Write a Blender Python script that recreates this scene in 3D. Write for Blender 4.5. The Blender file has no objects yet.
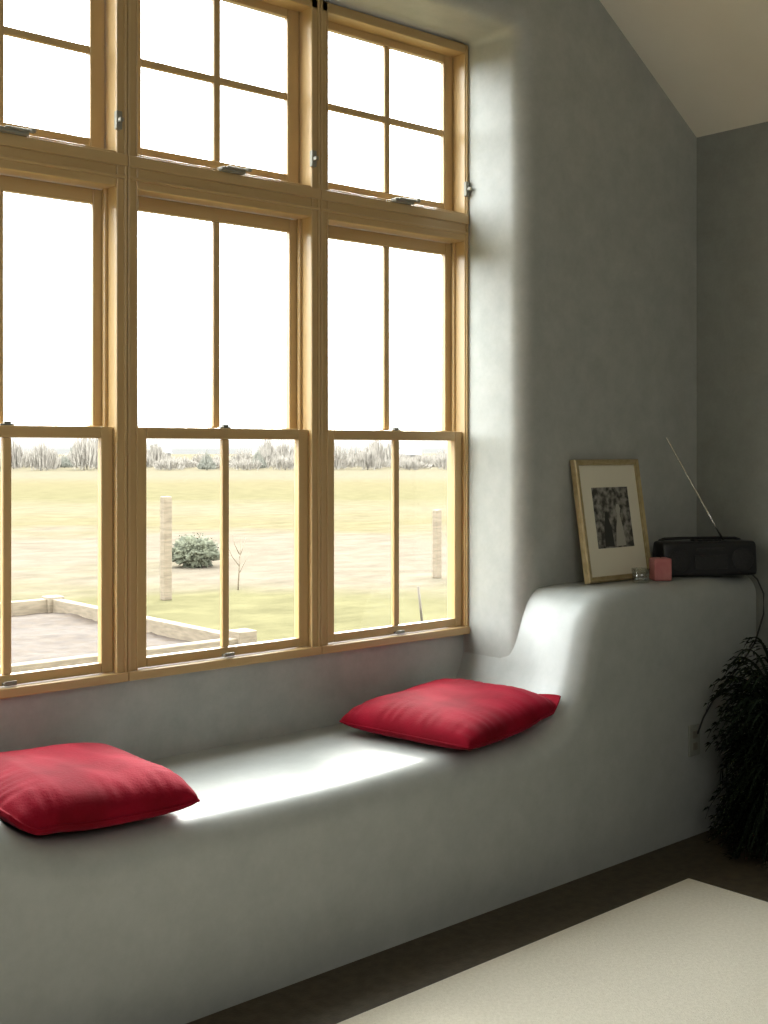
import bpy, bmesh, math, random
from mathutils import Vector, Matrix, noise
random.seed(7)
S = bpy.context.scene
S.view_settings.view_transform = 'Standard'
COL = S.collection

# ------------------------------------------------------------ materials
def mat(name, col, rough=0.6, col2=None, scale=6, bump=0.0, bscale=40, metal=0, spec=0.5,
        stretch=(1,1,1), sheen=0, coat=0, ramp=(0.35,0.65), detail=4, nrough=.5):
    m = bpy.data.materials.new(name); m.use_nodes = True
    nt = m.node_tree; b = nt.nodes['Principled BSDF']
    b.inputs['Base Color'].default_value = (*col, 1)
    b.inputs['Roughness'].default_value = rough
    b.inputs['Metallic'].default_value = metal
    b.inputs['Specular IOR Level'].default_value = spec
    if sheen:
        b.inputs['Sheen Weight'].default_value = sheen
        b.inputs['Sheen Roughness'].default_value = 0.4
        b.inputs['Sheen Tint'].default_value = (1, .3, .38, 1)
    if coat:
        b.inputs['Coat Weight'].default_value = coat
        b.inputs['Coat Roughness'].default_value = 0.25
    tc = nt.nodes.new('ShaderNodeTexCoord')
    mp = nt.nodes.new('ShaderNodeMapping'); mp.inputs['Scale'].default_value = stretch
    nt.links.new(tc.outputs['Object'], mp.inputs['Vector'])
    if col2:
        n = nt.nodes.new('ShaderNodeTexNoise'); n.inputs['Scale'].default_value = scale
        n.inputs['Detail'].default_value = detail; n.inputs['Roughness'].default_value = nrough
        r = nt.nodes.new('ShaderNodeValToRGB')
        r.color_ramp.elements[0].color = (*col, 1); r.color_ramp.elements[1].color = (*col2, 1)
        r.color_ramp.elements[0].position = ramp[0]; r.color_ramp.elements[1].position = ramp[1]
        nt.links.new(mp.outputs[0], n.inputs['Vector'])
        nt.links.new(n.outputs['Fac'], r.inputs['Fac'])
        nt.links.new(r.outputs['Color'], b.inputs['Base Color'])
    if bump:
        n2 = nt.nodes.new('ShaderNodeTexNoise'); n2.inputs['Scale'].default_value = bscale
        n2.inputs['Detail'].default_value = 3
        bp = nt.nodes.new('ShaderNodeBump'); bp.inputs['Strength'].default_value = bump
        bp.inputs['Distance'].default_value = 0.01
        nt.links.new(mp.outputs[0], n2.inputs['Vector'])
        nt.links.new(n2.outputs['Fac'], bp.inputs['Height'])
        nt.links.new(bp.outputs['Normal'], b.inputs['Normal'])
    return m

M_plaster = mat('plaster', (.335,.350,.325), .46, (.49,.50,.465), 8, .12, 14, spec=.55, detail=15, ramp=(.22,.78), nrough=.75)
M_seat = mat('burnished_plaster', (.355,.373,.352), .38, (.475,.493,.468), 8, .05, 9, spec=.6, detail=15, ramp=(.22,.78), nrough=.75)
M_plaster2 = mat('plaster_shaded', (.21,.22,.197), .6, (.31,.317,.287), 8, .12, 14, detail=15, ramp=(.22,.78), nrough=.75)  # same plaster with the east wall's shade put into the colour
M_ceil = mat('ceiling_paint', (.80,.75,.63), .8, (.84,.79,.67), 3, .05, 60)
M_floor = mat('dark_floor', (.05,.037,.02), .6, (.08,.06,.035), 30, .15, 120)
M_rug = mat('rug_pile', (.73,.67,.53), .95, (.80,.74,.60), 90, .4, 260)
M_woodv = mat('wood_upright', (.49,.325,.140), .34, (.55,.38,.175), 8, .02, 30, stretch=(5,5,.5), coat=.3, ramp=(.2,.8))
M_woodh = mat('wood_level', (.49,.325,.140), .34, (.55,.38,.175), 8, .02, 30, stretch=(.5,5,5), coat=.3, ramp=(.2,.8))
M_dark = mat('dark_bronze', (.22,.21,.17), .5, metal=.2)
M_crank = mat('grey_metal', (.26,.25,.20), .5, metal=.2)
M_red = mat('red_velvet', (.165,.0015,.008), .85, (.28,.0035,.018), 6, .15, 150, sheen=.12, spec=.12, detail=6)
M_black = mat('black_plastic', (.012,.012,.013), .38)
M_grille = mat('speaker_mesh', (.014,.014,.015), .7, (.028,.028,.028), 200, .4, 300)
M_silver = mat('silver_metal', (.75,.75,.72), .25, metal=1)
M_gold = mat('gilt_wood', (.40,.31,.15), .4, (.50,.40,.22), 40, metal=.3)
M_matb = mat('mat_board', (.80,.75,.60), .85)
M_print = mat('print_paper', (.05,.047,.04), .6, (.32,.30,.26), 34, ramp=(.42,.62))
M_printl = mat('print_light', (.42,.40,.34), .7)
M_printd = mat('print_dark', (.04,.04,.035), .7)
M_pink = mat('pink_wax', (.40,.12,.12), .5, (.47,.17,.16), 20)
M_white = mat('white_plastic', (.28,.29,.25), .4)
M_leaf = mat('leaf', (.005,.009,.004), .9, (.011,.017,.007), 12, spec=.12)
M_pot = mat('dark_pot', (.02,.017,.014), .5, (.03,.025,.02), 15)
M_soil = mat('soil', (.026,.014,.006), .95, (.042,.025,.011), 8, .4, 30)
M_lumber = mat('weathered_lumber', (.115,.087,.055), .8, (.17,.133,.088), 8, .1, 30, stretch=(1,1,6))
M_bark = mat('bark', (.09,.075,.055), .9, (.12,.10,.08), 5)
M_twigs = mat('hazed_twigs', (.18,.16,.135), .95, (.26,.235,.20), 2.5)  # twig tone paled, distance haze put into the colour
M_twigs2 = mat('evergreen', (.12,.12,.095), .95, (.18,.175,.145), 2.5)  # evergreen tone greyed by the same painted-in distance haze
M_bush = mat('bush_leaves', (.055,.058,.036), .9, (.11,.112,.07), 14, .6, 30)
M_barn = mat('barn_siding', (.10,.09,.08), .9, (.13,.12,.105), 3)
M_roof = mat('barn_roof', (.07,.068,.065), .8, (.09,.088,.085), 3)

def ground_mat():
    m = bpy.data.materials.new('field_grass'); m.use_nodes = True
    nt = m.node_tree; b = nt.nodes['Principled BSDF']; b.inputs['Roughness'].default_value = 1
    b.inputs['Specular IOR Level'].default_value = 0
    tc = nt.nodes.new('ShaderNodeTexCoord')
    # lawn, dirt track and pasture at growing distance from the house
    dt = nt.nodes.new('ShaderNodeVectorMath'); dt.operation='DOT_PRODUCT'
    dt.inputs[1].default_value=(.656,.755,0); nt.links.new(tc.outputs['Object'],dt.inputs[0])
    wn = nt.nodes.new('ShaderNodeTexNoise'); wn.inputs['Scale'].default_value=.35; wn.inputs['Detail'].default_value=8
    nt.links.new(tc.outputs['Object'],wn.inputs['Vector'])
    ad = nt.nodes.new('ShaderNodeMath'); ad.operation='MULTIPLY_ADD'; ad.inputs[1].default_value=12
    nt.links.new(wn.outputs['Fac'],ad.inputs[0]); nt.links.new(dt.outputs['Value'],ad.inputs[2])
    rg = nt.nodes.new('ShaderNodeMapRange'); rg.inputs[1].default_value=6; rg.inputs[2].default_value=106
    nt.links.new(ad.outputs[0],rg.inputs[0])
    br = nt.nodes.new('ShaderNodeValToRGB'); els=br.color_ramp.elements
    k=.86
    def C(r,g,b2): return (r*k,g*k,b2*k,1)
    G=C(.100,.090,.048); Tn=C(.120,.100,.076); St=C(.110,.094,.054)
    els[0].position=0; els[0].color=G; els[1].position=1; els[1].color=C(.116,.100,.068)
    for p,c in ((.13,G),(.17,Tn),(.23,Tn),(.27,St),(.34,C(.120,.102,.068)),(.42,C(.102,.090,.050)),(.6,St),(.75,C(.118,.100,.070))):
        e=els.new(p); e.color=c
    nt.links.new(rg.outputs[0],br.inputs['Fac'])
    mp = nt.nodes.new('ShaderNodeMapping'); mp.inputs['Scale'].default_value = (.25,.4,1)
    nt.links.new(tc.outputs['Object'], mp.inputs['Vector'])
    n2 = nt.nodes.new('ShaderNodeTexNoise'); n2.inputs['Scale'].default_value = 5; n2.inputs['Detail'].default_value = 12
    n2.inputs['Roughness'].default_value=.75
    nt.links.new(mp.outputs[0], n2.inputs['Vector'])
    mr = nt.nodes.new('ShaderNodeMapRange'); mr.inputs[1].default_value=.25; mr.inputs[2].default_value=.75
    mr.inputs[3].default_value=.62; mr.inputs[4].default_value=1.36
    nt.links.new(n2.outputs['Fac'], mr.inputs[0])
    mx = nt.nodes.new('ShaderNodeMix'); mx.data_type='RGBA'; mx.blend_type='MULTIPLY'; mx.inputs[0].default_value=1
    nt.links.new(br.outputs['Color'], mx.inputs[6]); nt.links.new(mr.outputs[0], mx.inputs[7])
    nt.links.new(mx.outputs[2], b.inputs['Base Color'])
    return m
M_ground = ground_mat()

def glass_mat(nm,fac,tint):
    m = bpy.data.materials.new(nm); m.use_nodes = True
    nt = m.node_tree; nt.nodes.clear()
    o = nt.nodes.new('ShaderNodeOutputMaterial'); mx = nt.nodes.new('ShaderNodeMixShader')
    t = nt.nodes.new('ShaderNodeBsdfTransparent'); t.inputs[0].default_value=tint
    g = nt.nodes.new('ShaderNodeBsdfGlossy'); g.inputs['Roughness'].default_value=.05
    mx.inputs[0].default_value=fac
    nt.links.new(t.outputs[0], mx.inputs[1]); nt.links.new(g.outputs[0], mx.inputs[2])
    nt.links.new(mx.outputs[0], o.inputs[0]); return m
M_glass = glass_mat('pane_glass',.04,(.98,.99,.98,1))
M_cup = glass_mat('cup_glass',.15,(.85,.87,.85,1))

# ------------------------------------------------------------ helpers
def obj(name, verts, faces, m, parent=None, smooth=False, label=None, cat=None):
    me = bpy.data.meshes.new(name); me.from_pydata(verts, [], faces)
    bm = bmesh.new(); bm.from_mesh(me); bmesh.ops.recalc_face_normals(bm, faces=bm.faces); bm.to_mesh(me); bm.free()
    for p in me.polygons: p.use_smooth = smooth
    for mm in (m if isinstance(m,(list,tuple)) else [m]): me.materials.append(mm)
    o = bpy.data.objects.new(name, me); COL.objects.link(o)
    if parent: o.parent = parent
    if label: o['label']=label
    if cat: o['category']=cat
    return o
def empty(name, loc=(0,0,0), label=None, cat=None, rot=(0,0,0)):
    e = bpy.data.objects.new(name, None); COL.objects.link(e); e.location = loc; e.rotation_euler = rot
    e.empty_display_size=.05
    if label: e['label']=label
    if cat: e['category']=cat
    return e
def boxes(name, bl, m, parent=None, bevel=.003, **k):
    v=[];f=[];mi=[]
    for b in bl:
        x0,x1,y0,y1,z0,z1=b[:6]; n=len(v)
        v+=[(x0,y0,z0),(x1,y0,z0),(x1,y1,z0),(x0,y1,z0),(x0,y0,z1),(x1,y0,z1),(x1,y1,z1),(x0,y1,z1)]
        f+=[(n,n+3,n+2,n+1),(n+4,n+5,n+6,n+7),(n,n+1,n+5,n+4),(n+1,n+2,n+6,n+5),(n+2,n+3,n+7,n+6),(n+3,n,n+4,n+7)]
        mi+=[b[6] if len(b)>6 else 0]*6
    o=obj(name,v,f,m,parent,**k)
    for p,i in zip(o.data.polygons,mi): p.material_index=i
    if bevel:
        md=o.modifiers.new('bevel','BEVEL'); md.width=bevel; md.segments=2; md.limit_method='ANGLE'
    return o
def lathe(name, prof, m, parent=None, n=32, loc=(0,0,0), **k):
    v=[];f=[]
    for r,z in prof:
        for i in range(n):
            a=2*math.pi*i/n; v.append((loc[0]+r*math.cos(a),loc[1]+r*math.sin(a),loc[2]+z))
    for j in range(len(prof)-1):
        for i in range(n):
            f.append((j*n+i,j*n+(i+1)%n,(j+1)*n+(i+1)%n,(j+1)*n+i))
    f.append(tuple(range(n))[::-1]); f.append(tuple((len(prof)-1)*n+i for i in range(n)))
    return obj(name,v,f,m,parent,smooth=True,**k)
def tube(name, pts, r, m, parent=None, n=8, **k):
    pts=[Vector(p) for p in pts]; v=[];f=[]
    rs = r if isinstance(r,(list,tuple)) else [r]*len(pts)
    for i,p in enumerate(pts):
        d=(pts[min(i+1,len(pts)-1)]-pts[max(i-1,0)]).normalized()
        u=d.cross(Vector((0,0,1)) if abs(d.z)<.95 else Vector((1,0,0))).normalized(); w=d.cross(u)
        for j in range(n):
            a=2*math.pi*j/n; v.append(tuple(p+(u*math.cos(a)+w*math.sin(a))*rs[i]))
    for i in range(len(pts)-1):
        for j in range(n):
            f.append((i*n+j,i*n+(j+1)%n,(i+1)*n+(j+1)%n,(i+1)*n+j))
    f.append(tuple(range(n))); f.append(tuple((len(pts)-1)*n+j for j in range(n)))
    return obj(name,v,f,m,parent,smooth=True,**k)
def struct(o, label=None, cat=None):
    o['kind']='structure'
    if label: o['label']=label
    if cat: o['category']=cat
    return o

# ------------------------------------------------------------ dimensions
XF=4.33; XW=-1.5; YW=2.99; YS=-3.6
RX=1.4; EZ=2.755; RZ=EZ+.66*(XF-RX)
OX0,OX1,OZ0,OZ1=1.085,3.262,.30,2.985
def yfront(x): return 2.655+.018*(x-1.589)

# ------------------------------------------------------------ seat curve
ctrl=[(2.15,.50),(2.60,.50),(2.80,.501),(2.95,.505),(3.05,.522),(3.13,.562),(3.19,.635),(3.228,.73),(3.256,.82),(3.298,.895),(3.37,.938),(3.48,.952),(3.75,.953),(4.05,.953),(4.325,.953)]
def catmull(P,n=10):
    out=[]
    for i in range(len(P)-1):
        p0=P[max(i-1,0)];p1=P[i];p2=P[i+1];p3=P[min(i+2,len(P)-1)]
        for k in range(n):
            t=k/n
            out.append(tuple(.5*((2*p1[a])+(-p0[a]+p2[a])*t+(2*p0[a]-5*p1[a]+4*p2[a]-p3[a])*t*t+(-p0[a]+3*p1[a]-3*p2[a]+p3[a])*t**3) for a in (0,1)))
    out.append(P[-1]); return out
R_half=catmull(ctrl)
for _ in range(16):
    R_half=[R_half[0]]+[tuple((R_half[i-1][a]+2*R_half[i][a]+R_half[i+1][a])/4 for a in (0,1)) for i in range(1,len(R_half)-1)]+[R_half[-1]]
# where the seat meets the window reveal the rise is a tight cove tucked into the wall
BT=[(.4,2.8),(.5005,2.86),(.508,3.07),(.528,3.160),(.575,3.218),(.65,3.255),(.74,3.274),(.83,3.286),(.902,3.298),(.942,3.308),(.96,3.32)]
def backx(x,z):
    if x<2.75: return x
    if x>3.4: return min(x, 3.315+(x-3.4)*(4.0-3.315)/.6) if x<4.0 else x
    for (z0,a),(z1,b) in zip(BT,BT[1:]):
        if z0<=z<=z1:
            xb=a+(b-a)*(z-z0)/(z1-z0); k=min(1,(x-2.75)/.25); return x*(1-k)+xb*k
    return x
R_back=[(backx(x,z),z) for x,z in R_half]
for _ in range(8):
    R_back=[R_back[0]]+[tuple((R_back[i-1][a]+2*R_back[i][a]+R_back[i+1][a])/4 for a in (0,1)) for i in range(1,len(R_back)-1)]+[R_back[-1]]
MIR=4.345
L_half=[(-.3,.953)]+[(MIR-x,z) for x,z in R_half[1:]][::-1]
CUR=L_half+R_half[6:]; CURB=list(L_half)+R_back[6:]
def seat_z(x):
    for (x0,z0),(x1,z1) in zip(CUR,CUR[1:]):
        if x0<=x<=x1: return z0+(z1-z0)*(x-x0)/max(1e-6,x1-x0)
    return .953
def build_seat():
    r=.085; N=len(CUR); nrm=[]
    for i in range(N):
        a=CUR[max(i-1,0)];b=CUR[min(i+1,N-1)]
        t=Vector((b[0]-a[0],b[1]-a[1])).normalized(); nrm.append(Vector((t.y,-t.x)))
    for _ in range(6):
        nrm=[nrm[0]]+[((nrm[i-1]+nrm[i]*2+nrm[i+1])/4).normalized() for i in range(1,N-1)]+[nrm[-1]]
    rows=[]
    front0=[(CUR[i][0]+nrm[i].x*r, CUR[i][1]+nrm[i].y*r) for i in range(N)]
    for h in (0,.03,.2,.4,.6,.8,.95):
        rows.append([(front0[i][0], yfront(front0[i][0]), front0[i][1]*h) for i in range(N)])
    for k in range(13):
        ph=math.pi/2*k/12; dy=r*(1-math.cos(ph)); off=r*(1-math.sin(ph))
        rows.append([(CUR[i][0]+nrm[i].x*off, yfront(CUR[i][0])+dy, CUR[i][1]+nrm[i].y*off) for i in range(N)])
    for yy in (2.79,2.82,2.86,2.90,2.94,2.98,3.02,3.06,3.10,3.14,3.2,3.30):
        t=min(1,max(0,(yy-2.78)/.33)); t=t*t*(3-2*t)
        rows.append([(CUR[i][0]*(1-t)+CURB[i][0]*t,yy,CUR[i][1]) for i in range(N)])
    v=[];f=[]
    for row in rows:
        for p in row:
            nz=noise.noise(Vector(p)*1.8)*.005
            x=min(p[0],XF-.002)
            v.append((x,p[1]+ (nz if p[2]>.01 else 0),p[2]+(nz if p[2]>.3 else 0)))
    for j in range(len(rows)-1):
        for i in range(N-1):
            f.append((j*N+i,j*N+i+1,(j+1)*N+i+1,(j+1)*N+i))
    obj('window_seat',v,f,M_seat,smooth=True,label='long grey plaster window seat with rounded edges and raised ends',cat='window seat')
build_seat()

# ------------------------------------------------------------ north (window) wall
def rect_loop(x0,x1,z0,z1,y,cr,n=8):
    pts=[]
    for cx,cz,a0 in ((x1-cr,z1-cr,0),(x0+cr,z1-cr,90),(x0+cr,z0+cr,180),(x1-cr,z0+cr,270)):
        for k in range(n+1):
            a=math.radians(a0+90*k/n); pts.append((cx+cr*math.cos(a),y,cz+cr*math.sin(a)))
    out=[]
    for i,p in enumerate(pts):
        out.append(p); q=pts[(i+1)%len(pts)]
        L=(Vector(q)-Vector(p)).length
        if L>.3:
            for k in range(1,12): out.append(tuple(Vector(p).lerp(Vector(q),k/12)))
    return out
def build_north():
    R=.07; loops=[]
    loops.append(rect_loop(OX0-R-.02,OX1+R+.02,OZ0-R,OZ1+R+.02,YW,.05+R+.02))
    for k in range(11):
        ph=math.pi/2*k/10; d=R*(1-math.sin(ph)); y=YW+R*(1-math.cos(ph))
        loops.append(rect_loop(OX0-d,OX1+d,OZ0-d,OZ1+d,y,.035+d))
    loops.append(rect_loop(OX0,OX1,OZ0,OZ1,3.2,.03)); loops.append(rect_loop(OX0,OX1,OZ0,OZ1,3.37,.03))
    loops.append(rect_loop(OX0-.6,OX1+.6,OZ0-.4,OZ1+.6,3.375,.03))
    bm=bmesh.new(); n=len(loops[0])
    V=[[bm.verts.new(p) for p in L] for L in loops]
    for j in range(len(V)-1):
        for i in range(n):
            fc=bm.faces.new((V[j][i],V[j][(i+1)%n],V[j+1][(i+1)%n],V[j+1][i])); fc.smooth=j<len(V)-2
    outer=[(XW,YW,0),(XF,YW,0),(XF,YW,EZ),(RX,YW,RZ),(XW,YW,EZ)]
    OV=[bm.verts.new(p) for p in outer]
    E=[bm.edges.new((OV[i],OV[(i+1)%5])) for i in range(5)]
    E+=[bm.edges.get((V[0][i],V[0][(i+1)%n])) for i in range(n)]
    bmesh.ops.triangle_fill(bm,edges=E,use_beauty=True)
    q=[bm.verts.new(p) for p in ((OX0,3.295,OZ0),(OX1,3.295,OZ0),(OX1,3.295,.762),(OX0,3.295,.762),(OX0,3.37,.762),(OX1,3.37,.762))]
    bm.faces.new(q[:4]); bm.faces.new((q[3],q[2],q[5],q[4]))
    me=bpy.data.meshes.new('wall_north'); bm.to_mesh(me); bm.free(); me.materials.append(M_plaster)
    o=bpy.data.objects.new('wall_north',me); COL.objects.link(o); return struct(o)
build_north()
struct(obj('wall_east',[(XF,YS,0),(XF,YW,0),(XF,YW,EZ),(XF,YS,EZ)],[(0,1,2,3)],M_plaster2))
struct(obj('wall_west',[(XW,YS,0),(XW,YW,0),(XW,YW,EZ),(XW,YS,EZ)],[(0,1,2,3)],M_plaster))
struct(obj('wall_south',[(XW,YS,0),(XF,YS,0),(XF,YS,EZ),(RX,YS,RZ),(XW,YS,EZ)],[(0,1,2,3,4)],M_plaster))
struct(obj('floor',[(XW,YS,0),(XF,YS,0),(XF,YW,0),(XW,YW,0)],[(0,1,2,3)],M_floor))
struct(obj('ceiling',[(XW,YS,EZ),(RX,YS,RZ),(XF,YS,EZ),(XF,YW,EZ),(RX,YW,RZ),(XW,YW,EZ)],[(0,1,4,5),(1,2,3,4)],M_ceil))

# ------------------------------------------------------------ windows
def build_window(n,c,last=False):
    w=empty('window_%d'%n,(c,3.35,.757)); struct(w,'blond wood double-hung window with a four-pane transom above','window')
    def B(name,bl,m=M_woodv,bevel=.003,lab=None):
        o=boxes(name,[(b[0],b[1],b[2]-3.35,b[3]-3.35,b[4]-.757,b[5]-.757)+tuple(b[6:]) for b in bl],m,w,bevel)
        if lab: o['label']=lab
        return o
    H=.3655; J=.3305; G=.29; YB=3.368
    HR=.342 if last else H
    JR=.3275 if last else J
    mm=[M_woodv,M_woodh]
    fr=[(-H,-J,3.27,YB,.757,2.98,0),(JR,HR,3.27,YB,.757,2.98,0),
        (-H,-H+.010,3.264,3.28,.757,2.98,0),(HR-.010,HR,3.264,3.28,.757,2.98,0),
        (-J-.006,-J,3.266,3.272,.78,2.95,0),
        (-J,-J+.012,3.320,3.335,.78,2.24,0),(J-.012,J,3.320,3.335,.78,2.24,0),
        (-H,HR,3.257,YB,.757,.785,1),(-J,J,3.27,YB,2.237,2.343,1),(-H,HR,3.263,3.275,2.262,2.272,1),(-H,HR,3.260,3.275,2.300,2.335,1),
        (-H,HR,3.27,YB,2.945,2.98,1)]
    if not last: fr.append((J,J+.006,3.266,3.272,.78,2.95,0))
    B('window_frame',fr,mm)
    def sash(name,y0,y1,z0,z1,bt,tp,muntin_h=None,G=G,J=J-.002,xm=0):
        gl0=z0+bt; gl1=z1-tp
        JJ=min(J,JR-.001)
        o=B(name,[(-J,-G,y0,y1,z0,z1,0),(G,JJ,y0,y1,z0,z1,0),(-G,G,y0,y1,z0,gl0,1),(-G,G,y0,y1,gl1,z1,1)],mm)
        bars=[(-.013,.013,y0+.003,y1-.003,gl0,gl1,0)]
        if muntin_h: bars+=[(-G,G,y0+.004,y1-.004,muntin_h-.012,muntin_h+.012,1)]
        mu=B('muntin',bars,mm,.004); mu.parent=o; 
        ym=(y0+y1)/2
        g=B('pane',[(-G,G,ym,ym+.003,gl0,gl1)],M_glass,0); g.parent=o
        return o
    lo=sash('lower_sash',3.285,3.309,.787,1.520,.030,.035)
    up=sash('upper_sash',3.338,3.360,1.487,2.235,.037,.045)
    tr=sash('transom_sash',3.335,3.359,2.340,2.947,.045,.030,2.65,G=.280)
    def T(name,bl,par,bev=.003,m=M_dark):
        o=B(name,bl,m,bev); o.parent=par; return o
    T('sash_lock',[(-.02,.02,3.288,3.306,1.520,1.524),(-.008,.012,3.29,3.303,1.524,1.531)],lo,.001)
    T('sash_lift',[(-.018,.018,3.268,3.287,.790,.797),(-.018,.018,3.265,3.27,.790,.802)],lo,.001)
    T('window_crank',[(-.045,.045,3.240,3.272,2.334,2.348),(-.030,.050,3.232,3.242,2.342,2.350),(.040,.056,3.220,3.236,2.339,2.352)],tr,.005,M_crank)
    jl=JR if last else J
    T('latch',[(jl-.006,jl+.014,3.256,3.272,2.405,2.46),(jl-.002,jl+.010,3.240,3.258,2.425,2.438)],w,.003,M_crank)
    return w
for i,c in enumerate((1.4535,2.1865,2.9195)): build_window(i+1,c,i==2)

# ------------------------------------------------------------ rug
rug=boxes('area_rug',[(-4.2,0,-3.4,0,.001,.012)],M_rug,None,.005,label='large cream wool area rug on the dark floor',cat='rug')
rug.location=(3.465,2.425,0); rug.rotation_euler=(0,0,math.radians(1.3))

# ------------------------------------------------------------ cushions
def cushion(cx,cy,sx,sy,rot,T,seed,label,tilt=(0,0),seam=.05):
    n=80; v=[];f=[]; idx={}
    R=Matrix.Rotation(rot,2)
    def shape(s,t):
        a=max(0,(1-abs(s)**3.4))*max(0,(1-abs(t)**3.4)); return a**.42
    for side in (1,-1):
        for i in range(n+1):
            for j in range(n+1):
                edge = i in(0,n) or j in (0,n)
                if side==-1 and edge: idx[(side,i,j)]=idx[(1,i,j)]; continue
                s=math.sin((i/n*2-1)*math.pi/2)*.5+(i/n*2-1)*.5; t=math.sin((j/n*2-1)*math.pi/2)*.5+(j/n*2-1)*.5
                pin=1-.030*(1-abs(t)**2); pin2=1-.030*(1-abs(s)**2)
                cr=1-.055*(abs(s*t)**4)
                p=R@Vector((s*sx/2*pin*cr,t*sy/2*pin2*cr))
                x=cx+p.x;y=cy+p.y
                h=shape(s,t)
                es=abs(s)**5*(1-abs(s)**16); et=abs(t)**5*(1-abs(t)**16)
                ms=.5+noise.noise(Vector((t*2.3,seed,9)))*1.2; mt=.6+noise.noise(Vector((s*2.3,seed,3)))*1.2
                pk=ms*es*math.sin(t*40+seed+11*noise.noise(Vector((t*2,seed,0))))+mt*et*math.sin(s*42+seed*2+11*noise.noise(Vector((s*2,seed,5))))
                nz=noise.noise(Vector((s*1.3+seed,t*1.3,side)))*.08+noise.noise(Vector((s*3+seed,t*3,side)))*.02
                cr2=-abs(noise.noise(Vector((s*1.8+t*.9+seed,t*.8-s*.4,seed*3))))**.8*.005*h
                base=seat_z(min(x,3.04) if x>2 else max(x,1.33))+tilt[0]*s+tilt[1]*t
                if side==1: z=base+seam+T*h*(1+nz*1.6)+pk*.0045+cr2
                else: z=base+seam-(seam-.010)*h+pk*.002*h
                z=max(z,seat_z(x)+.004+.010*(1-h)+(.01+.02*h if side==1 else 0))
                idx[(side,i,j)]=len(v); v.append((x-cx,y-cy,z-.5))
    for side in (1,-1):
        for i in range(n):
            for j in range(n):
                q=[idx[(side,i,j)],idx[(side,i+1,j)],idx[(side,i+1,j+1)],idx[(side,i,j+1)]]
                f.append(q if side==1 else q[::-1])
    e=empty('cushion',(cx,cy,.5),label,'cushion'); e['group']='red velvet cushions on the window seat'
    obj('cushion_cover',v,f,M_red,e,smooth=True)
    loop=[idx[(1,i,0)] for i in range(n)]+[idx[(1,n,j)] for j in range(n)]+[idx[(1,i,n)] for i in range(n,0,-1)]+[idx[(1,0,j)] for j in range(n,0,-1)]
    pts=[v[k] for k in loop]+[v[loop[0]]]
    tube('seam',pts,.003,M_red,e,6)
    return e
cushion(1.455,2.950,.535,.55,math.radians(-1),.092,1.3,'red velvet cushion lying flat beside the raised end of the seat',(0,.006),.052)
cushion(2.858,2.945,.555,.56,math.radians(9),.080,4.1,'red velvet cushion leaning onto the curved rise of the seat',(.006,.002),.050)

# ------------------------------------------------------------ framed picture
def picture():
    W=.385;H=.462; lean=math.radians(9)
    e=empty('picture_frame',(3.70,2.895,.957),'gilt-framed small black and white print with wide cream mat','picture frame',(-lean,0,0))
    b=.022
    v=[];f=[]
    R=[ [(-W/2,.012,0),(W/2,.012,0),(W/2,.012,H),(-W/2,.012,H)],
        [(-W/2,-.008,0),(W/2,-.008,0),(W/2,-.008,H),(-W/2,-.008,H)],
        [(-W/2+.005,-.013,.005),(W/2-.005,-.013,.005),(W/2-.005,-.013,H-.005),(-W/2+.005,-.013,H-.005)],
        [(-W/2+.014,-.008,.014),(W/2-.014,-.008,.014),(W/2-.014,-.008,H-.014),(-W/2+.014,-.008,H-.014)],
        [(-W/2+b,-.009,b),(W/2-b,-.009,b),(W/2-b,-.009,H-b),(-W/2+b,-.009,H-b)],
        [(-W/2+b,.004,b),(W/2-b,.004,b),(W/2-b,.004,H-b),(-W/2+b,.004,H-b)]]
    for r in R: v+=r
    for j in range(5):
        for i in range(4): f.append((j*4+i,j*4+(i+1)%4,(j+1)*4+(i+1)%4,(j+1)*4+i))
    f.append((0,1,2,3))
    obj('frame_border',v,f,M_gold,e)
    boxes('mat_board',[(-W/2+b,W/2-b,-.001,.003,b,H-b)],M_matb,e,0)
    px0,px1,pz0,pz1=-.105,.108,.125,.355
    boxes('print',[(px0,px1,-.003,-.001,pz0,pz1)],M_print,e,0)
    def flat(name,pts,m): return obj(name,[(x,-.0036,z) for x,z in pts],[tuple(range(len(pts)))],m,e)
    flat('print_figure',[(.0,.13),(.03,.13),(.06,.13),(.052,.2),(.042,.25),(.05,.272),(.04,.29),(.026,.288),(.02,.27),(.028,.25),(.012,.2)],M_printl)
    flat('print_figure',[(-.065,.13),(-.01,.13),(-.015,.2),(-.028,.235),(-.03,.262),(-.044,.262),(-.05,.235),(-.06,.2)],M_printd)
picture()

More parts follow.
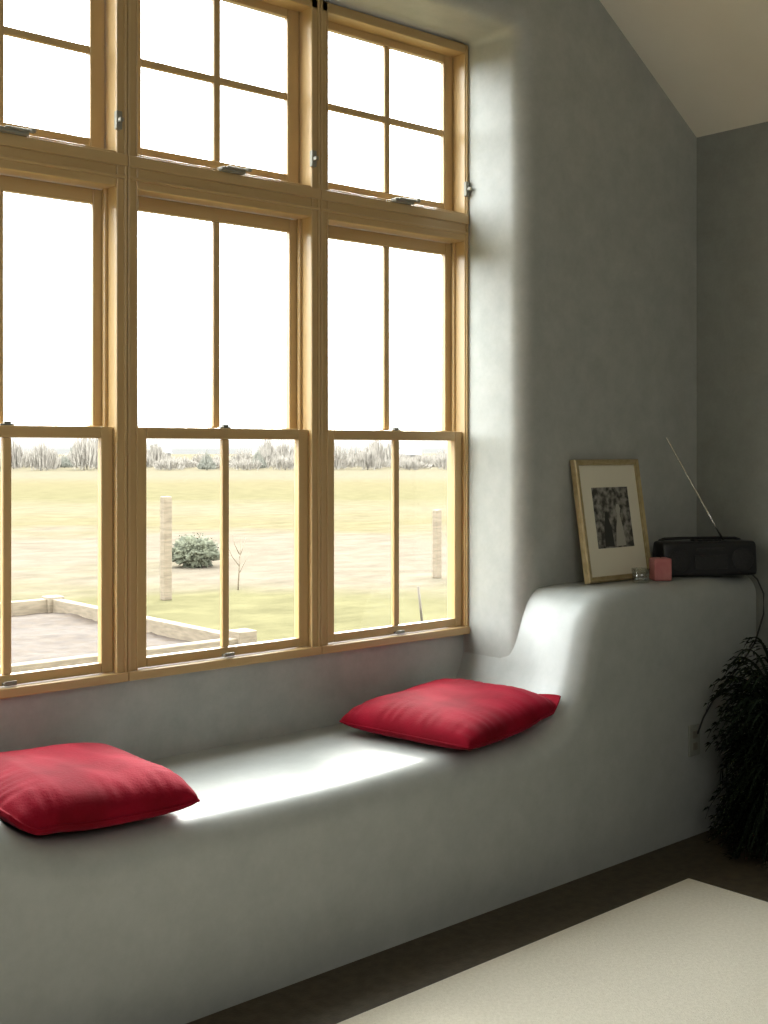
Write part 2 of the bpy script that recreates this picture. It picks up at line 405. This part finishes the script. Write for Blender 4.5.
# ------------------------------------------------------------ radio
def radio():
    e=empty('portable_radio',(4.100,2.795,.957),'black portable radio cassette player with raised antenna on the ledge','radio',(0,0,math.radians(-30)))
    L=.195; v=[];f=[];n=40
    xs=[-1,-.99,-.96,-.8,-.5,0,.5,.8,.96,.99,1]
    sc=[.88,.95,.99,1,1,1,1,1,.99,.95,.88]
    for x,s in zip(xs,sc):
        for k in range(n):
            a=2*math.pi*k/n; ca,sa=math.cos(a),math.sin(a)
            yy=math.copysign(abs(ca)**.28,ca)*.056*s; zz=math.copysign(abs(sa)**.28,sa)*.068*s
            v.append((x*L,yy*(1-.12*(zz/.07)),zz+.069))
    for j in range(len(xs)-1):
        for k in range(n): f.append((j*n+k,j*n+(k+1)%n,(j+1)*n+(k+1)%n,(j+1)*n+k))
    f.append(tuple(range(n))); f.append(tuple((len(xs)-1)*n+k for k in range(n)))
    obj('radio_body',v,f,M_black,e,smooth=True)
    for sx in (-.132,.132):
        vv=[];ff=[]
        for r,y in ((.046,-.054),(.046,-.060),(.040,-.064),(.015,-.062),(.003,-.062)):
            for k in range(24):
                a=2*math.pi*k/24; vv.append((sx+r*math.cos(a),y,.065+r*math.sin(a)))
        for j in range(4):
            for k in range(24): ff.append((j*24+k,j*24+(k+1)%24,(j+1)*24+(k+1)%24,(j+1)*24+k))
        obj('speaker',vv,ff,M_grille,e,smooth=True)
    boxes('cassette_door',[(-.07,.07,-.064,-.054,.03,.085)],M_grille,e,.004)
    boxes('tuner_dial',[(-.06,.06,-.062,-.050,.100,.112)],M_grille,e,.002)
    for k in range(5): boxes('button',[(-.06+k*.025,-.042+k*.025,-.03,.0,.134,.143)],M_grille,e,.002)
    tube('carry_handle',[(-.175,.035,.120),(-.17,.042,.136),(-.15,.044,.142),(-.07,.044,.144),(.07,.044,.144),(.15,.044,.142),(.17,.042,.136),(.175,.035,.120)],.006,M_black,e,10)
    Rm=Matrix.Rotation(math.radians(30),3,'Z')
    base=Vector((.100,.035,.130))
    d=Rm@Vector((-.755*.36,.656*.12,.41))
    pts=[base+d*t for t in (0,.3,.3001,.65,.6501,1)]
    tube('antenna',pts,[.0045,.0045,.0040,.0040,.0034,.0034],M_silver,e,8)
radio()
tube('power_cord',[(4.290,2.735,.961),(4.300,2.72,.963),(4.308,2.69,.935),(4.312,2.665,.88),(4.304,2.66,.80),(4.24,2.66,.69),(4.14,2.675,.60),(4.02,2.684,.52),(3.93,2.684,.44),(3.89,2.682,.385)],.0035,M_black,None,8,label='thin black power cord hanging from ledge to wall outlet',cat='power cord')
def outlet():
    e=empty('wall_outlet',(3.885,2.696,.36),'small pale outlet plate on the seat front','outlet')
    boxes('cover_plate',[(-.035,.035,-.006,.004,-.058,.058)],M_white,e,.003)
    for z in (-.022,.022): boxes('socket',[(-.014,.014,-.009,-.005,z-.014,z+.014)],M_dark,e,.002)
outlet()
def candle():
    e=empty('candle',(3.828,2.805,.956),'square pink wax candle beside the radio','candle',(0,0,math.radians(-35)))
    boxes('wax',[(-.034,.034,-.034,.034,0,.085)],M_pink,e,.006)
    tube('wick',[(0,0,.083),(.001,0,.092),(.004,0,.098)],.0012,M_black,e,6)
candle()
lathe('glass_tumbler',[(.028,0),(.031,.003),(.034,.052),(.032,.052),(.0285,.008),(.002,.007)],M_cup,None,24,(3.70,2.80,.957),label='small clear glass votive cup by the picture frame',cat='glass')
# ------------------------------------------------------------ plant
def plant():
    px,py=4.04,2.32
    e=empty('potted_plant',(px,py,0),'dark green arching leafy plant in a dark pot on the floor','potted plant')
    lathe('pot',[(.11,0.002),(.13,.01),(.17,.25),(.18,.255),(.18,.28),(.165,.28),(.155,.24),(.01,.235)],M_pot,e,32)
    v=[];f=[]
    for k in range(900):
        a=random.uniform(0,2*math.pi); L=random.uniform(.22,.62); up=random.uniform(-.1,1.4)
        w=random.uniform(.006,.010)
        dirv=Vector((math.cos(a),math.sin(a),0)); side=Vector((-math.sin(a),math.cos(a),0))
        base=dirv*.05+Vector((0,0,.25))
        reach=min(.34,L*.66)*random.uniform(.7,1); ns=12; n0=len(v)
        for i in range(ns+1):
            t=i/ns
            p=base+dirv*reach*t**.9+Vector((0,0,L*up*(t*1.6-t*t*1.05)-.22*(1.4-up)*t*t))
            ww=w*math.sin(math.pi*min(1,t*.93+.07))**.7
            for s in (-1,0,1):
                v.append(tuple(p+side*ww*s+Vector((0,0,-.004*(s==0)))))
        for i in range(ns):
            for s in (0,1): f.append((n0+i*3+s,n0+i*3+s+1,n0+i*3+s+4,n0+i*3+s+3))
        for i in range(2,ns):
            c=Vector(v[n0+i*3+1]); k2=math.sin(math.pi*i/ns)*.7+.3
            for sg in (-1,1):
                m0=len(v); tip=c+side*sg*.042*k2+dirv*.026+Vector((0,0,-.012))
                v+= [tuple(c),tuple(c+dirv*.014+side*sg*.018*k2+Vector((0,0,.002))),tuple(tip),tuple(c+dirv*.004+side*sg*.020*k2)]
                f.append((m0,m0+1,m0+2,m0+3))
    def cl(p):
        x,y,z=p
        lx=4.31-px; ly=2.63-py
        if x>lx: x=lx-(x-lx)*.12
        if y>ly: y=ly-(y-ly)*.12
        return (x,y,max(z,.02))
    v=[cl(p) for p in v]
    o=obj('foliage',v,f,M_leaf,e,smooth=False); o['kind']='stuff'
plant()

# ------------------------------------------------------------ outdoors
GZ=-.2
obj('field',[(-250,3.6,GZ),(400,3.6,GZ),(400,420,GZ),(-250,420,GZ)],[(0,1,2,3)],M_ground,label='flat pale straw pasture stretching to the tree line',cat='field')['kind']='stuff'
def raised_bed():
    e=empty('raised_garden_bed',(3.9,9,GZ),'raised garden bed edged with pale lumber, filled with soil','garden bed')
    X0,X1,Y0,Y1=2.4,5.25,7.55,10.8; t=.09
    def W(n,b,m,bev=.008): return boxes(n,[(b[0]-3.9,b[1]-3.9,b[2]-9,b[3]-9,b[4],b[5])],m,e,bev)
    W('board',(X1-t,X1,Y0,Y1,0,.25),M_lumber); W('board',(X0,X0+t,Y0,Y1,0,.25),M_lumber)
    W('board',(X0,X1,Y1-t,Y1+.0,0,.25),M_lumber); W('board',(X0,X1,Y0,Y0+t,0,.25),M_lumber)
    W('corner_post',(X1-.13,X1+.03,Y0-.03,Y0+.13,0,.30),M_lumber); W('corner_post',(X1-.13,X1+.03,Y1-.13,Y1+.03,0,.27),M_lumber)
    v=[];f=[];n=60
    for i in range(n+1):
        for j in range(n+1):
            x=X0+t+(X1-X0-2*t)*i/n; y=Y0+t+(Y1-Y0-2*t)*j/n
            v.append((x-3.9,y-9,.14+noise.noise(Vector((x*2,y*2,0)))*.025+noise.noise(Vector((x*11,y*11,4)))*.012))
    for i in range(n):
        for j in range(n): f.append((i*(n+1)+j,(i+1)*(n+1)+j,(i+1)*(n+1)+j+1,i*(n+1)+j+1))
    obj('bed_soil',v,f,M_soil,e,smooth=True)
raised_bed()
def ray(u,v,z):
    f=1220;a=(u-384)/f;b=(v-450)/f
    F=(1.45-z)/b; Rr=a*F; th=math.radians(41)
    return F*math.sin(th)+Rr*math.cos(th),F*math.cos(th)-Rr*math.sin(th)
def fence_post(u,v,h,w,lab):
    x,y=ray(u,v,GZ)
    e=boxes('fence_post',[(-w/2,w/2,-w/2,w/2,0,h)],M_lumber,None,.012,label=lab,cat='fence post'); e.location=(x,y,GZ); e['group']='wooden posts in the field'
fence_post(166,600,1.14,.10,'tall weathered wooden post standing in the lawn')
fence_post(437,578,.88,.09,'short pale wooden post standing in the grass')
def blob(name,loc,rx,rz,m,parent,seed,sub=4,amp=.35,fr=2.5):
    bm=bmesh.new(); bmesh.ops.create_icosphere(bm,subdivisions=sub,radius=1)
    for vv in bm.verts:
        d=vv.co.normalized(); k=1+amp*noise.noise(d*fr+Vector((seed,seed*2,0)))+amp*.7*noise.noise(d*fr*3.7+Vector((seed,0,seed)))+amp*.4*noise.noise(d*fr*9+Vector((0,seed,seed)))
        vv.co=Vector((d.x*rx*k,d.y*rx*k,d.z*rz*k))
    me=bpy.data.meshes.new(name); bm.to_mesh(me); bm.free(); me.materials.append(m)
    for p in me.polygons: p.use_smooth=True
    o=bpy.data.objects.new(name,me); COL.objects.link(o); o.location=loc
    if parent: o.parent=parent
    return o
bx,by=ray(194,567,GZ)
e=empty('shrub',(bx,by,GZ),'low rounded grey-green shrub in the lawn','shrub')
blob('shrub_foliage',(0,0,.20),.28,.19,M_bush,e,3,5,.55,3.5); tube('stem',[(0,0,0),(.01,0,.15),(0,.01,.3)],.02,M_bark,e)
def shrub_leaves(e):
    v=[];f=[]
    for k in range(1600):
        d=Vector((random.gauss(0,1),random.gauss(0,1),random.gauss(0,1))).normalized()
        if d.z<-.6: continue
        p=Vector((d.x*.31,d.y*.31,.20+d.z*.21))*random.uniform(.8,1.18)
        a=Vector((random.gauss(0,1),random.gauss(0,1),random.gauss(0,1))).normalized()*.016; b2=a.cross(d).normalized()*.010
        n=len(v); v+=[tuple(p-a),tuple(p+b2),tuple(p+a),tuple(p-b2)]; f.append((n,n+1,n+2,n+3))
    obj('leaves',v,f,M_bush,e)['kind']='stuff'
shrub_leaves(e)
sx,sy=ray(238,590,GZ)
e=empty('sapling',(sx,sy,GZ),'thin leafless sapling in the lawn','sapling')
tube('stem',[(0,0,0),(.02,0,.3),(.05,0,.65)],[.009,.007,.003],M_lumber,e,6)
for k,(dx,z0) in enumerate(((.16,.2),(-.14,.28),(.12,.38),(-.08,.42))): tube('branch',[(.02,0,z0),(dx*.6,0,z0+.12),(dx,0,z0+.24)],[.005,.004,.002],M_lumber,e,5)
sx,sy=ray(422,622,GZ)
tube('garden_stake',[(sx,sy,GZ),(sx-.03,sy+.02,GZ+.34)],.012,M_bark,None,6,label='thin leaning garden stake in the grass',cat='stake')
# far farm buildings
def barn(u,w,h,D,lab):
    az=math.radians(41)+math.atan((u-384)/1220); x,y=D*math.sin(az),D*math.cos(az)
    e=empty('barn',(x,y,GZ),lab,'barn',(0,0,-az)); e['group']='farm buildings beyond the field'
    boxes('barn_walls',[(-w/2,w/2,-1.5,1.5,0,h)],M_barn,e,0)
    r=h*.55; q=w/2+.15
    obj('barn_roof',[(-q,-1.7,h),(q,-1.7,h),(q,1.7,h),(-q,1.7,h),(-q,0,h+r),(q,0,h+r)],[(0,1,5,4),(2,3,4,5),(0,4,3),(1,2,5),(0,3,2,1)],M_roof,e)
barn(158,2.6,1.3,131,'small distant grey farm building behind the trees')
barn(410,2.2,1.1,132,'low distant grey farm shed behind the trees')
barn(262,1.8,1.1,133,'low distant grey farm shed behind the trees')
# distant trees: trunk + crown of many fine upright branches
def twig_crown(parent,h,r,m,seed,ev):
    rnd=random.Random(seed); v=[];f=[]
    for k in range(300 if ev else 230):
        a=rnd.uniform(0,2*math.pi); rr=r*math.sqrt(rnd.random())
        if ev: z0=h*.04; z1=h*(1-.8*rr/r)
        else: z0=h*rnd.uniform(.0,.35); z1=h*(1-.45*(rr/r)**2)*rnd.uniform(.6,1)
        b0=Vector((rr*.8*math.cos(a),rr*.8*math.sin(a),z0)); b1=Vector((rr*math.cos(a),rr*math.sin(a),max(z1,z0+.15)))
        w=rnd.uniform(.018,.04); s=Vector((math.cos(k),math.sin(k),0))*w
        n=len(v); v+=[tuple(b0-s),tuple(b0+s),tuple((b0+b1)/2+s*1.6+Vector((rnd.uniform(-.1,.1),rnd.uniform(-.1,.1),0))),tuple(b1)]
        f.append((n,n+1,n+2,n+3))
    return obj('crown',v,f,m,parent)
NT=84
for k in range(NT):
    az=math.radians(21.5+26*(k+random.uniform(-.5,.5))/(NT-1)); D=(101,106,111,116,121,126)[k%6]
    cx,cy=D*math.sin(az),D*math.cos(az)
    env=1+.55*noise.noise(Vector((k*.16,3.3,0)))*2+(.45 if k<22 else 0)
    h=random.choice((1.0,1.3,1.5,1.8,2.1,2.5))*max(.6,env)
    ev=random.random()<.2
    e=empty('tree',(cx,cy,GZ),'distant hazy evergreen tree at the field edge' if ev else 'distant hazy bare tree at the field edge','tree')
    e['group']='tree line beyond the field'
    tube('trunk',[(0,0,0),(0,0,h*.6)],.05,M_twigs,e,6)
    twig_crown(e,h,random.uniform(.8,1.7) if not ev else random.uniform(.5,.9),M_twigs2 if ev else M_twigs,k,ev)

# ------------------------------------------------------------ light
w=bpy.data.worlds.new('World'); S.world=w; w.use_nodes=True
nt=w.node_tree; bg=nt.nodes['Background']
tc=nt.nodes.new('ShaderNodeTexCoord'); sp=nt.nodes.new('ShaderNodeSeparateXYZ'); rp=nt.nodes.new('ShaderNodeValToRGB')
nt.links.new(tc.outputs['Generated'],sp.inputs[0]); nt.links.new(sp.outputs['Z'],rp.inputs['Fac']); nt.links.new(rp.outputs['Color'],bg.inputs['Color'])
rp.color_ramp.elements[0].position=0; rp.color_ramp.elements[0].color=(.088,.088,.085,1)
rp.color_ramp.elements[1].position=.10; rp.color_ramp.elements[1].color=(.93,.97,1,1)
bg.inputs['Strength'].default_value=11.5
def area(name,loc,rot,sx,sy,en,col=(1,1,1),portal=False):
    l=bpy.data.lights.new(name,'AREA'); l.shape='RECTANGLE'; l.size=sx; l.size_y=sy; l.energy=en; l.color=col
    if portal: l.cycles.is_portal=True
    o=bpy.data.objects.new(name,l); COL.objects.link(o); o.location=loc; o.rotation_euler=rot; return o
area('window_portal',(2.185,3.41,1.87),(math.radians(-90),0,0),2.2,2.25,1,portal=True)
area('room_fill',(.0,-1.5,3.0),(math.radians(38),0,math.radians(-14)),2.8,2.2,40,(1,.985,.95))  # added unseen fill light behind the camera, not a fixture of the room
sun=bpy.data.lights.new('sun','SUN'); sun.energy=7.5; sun.angle=math.radians(25); sun.color=(1,.97,.92)
so=bpy.data.objects.new('sun',sun); COL.objects.link(so)
d=Vector((-.95,-1,-.84)).normalized(); so.rotation_euler=d.to_track_quat('-Z','Y').to_euler()

# ------------------------------------------------------------ camera
cam=bpy.data.cameras.new('camera'); co=bpy.data.objects.new('camera',cam); COL.objects.link(co)
cam.sensor_fit='VERTICAL'; cam.sensor_height=24; cam.lens=24*1220/1024; cam.clip_end=2000; cam.clip_start=.05
cam.shift_y=-62/1024
co.location=(0,0,1.45); co.rotation_euler=(math.radians(90),0,math.radians(-41)); S.camera=co
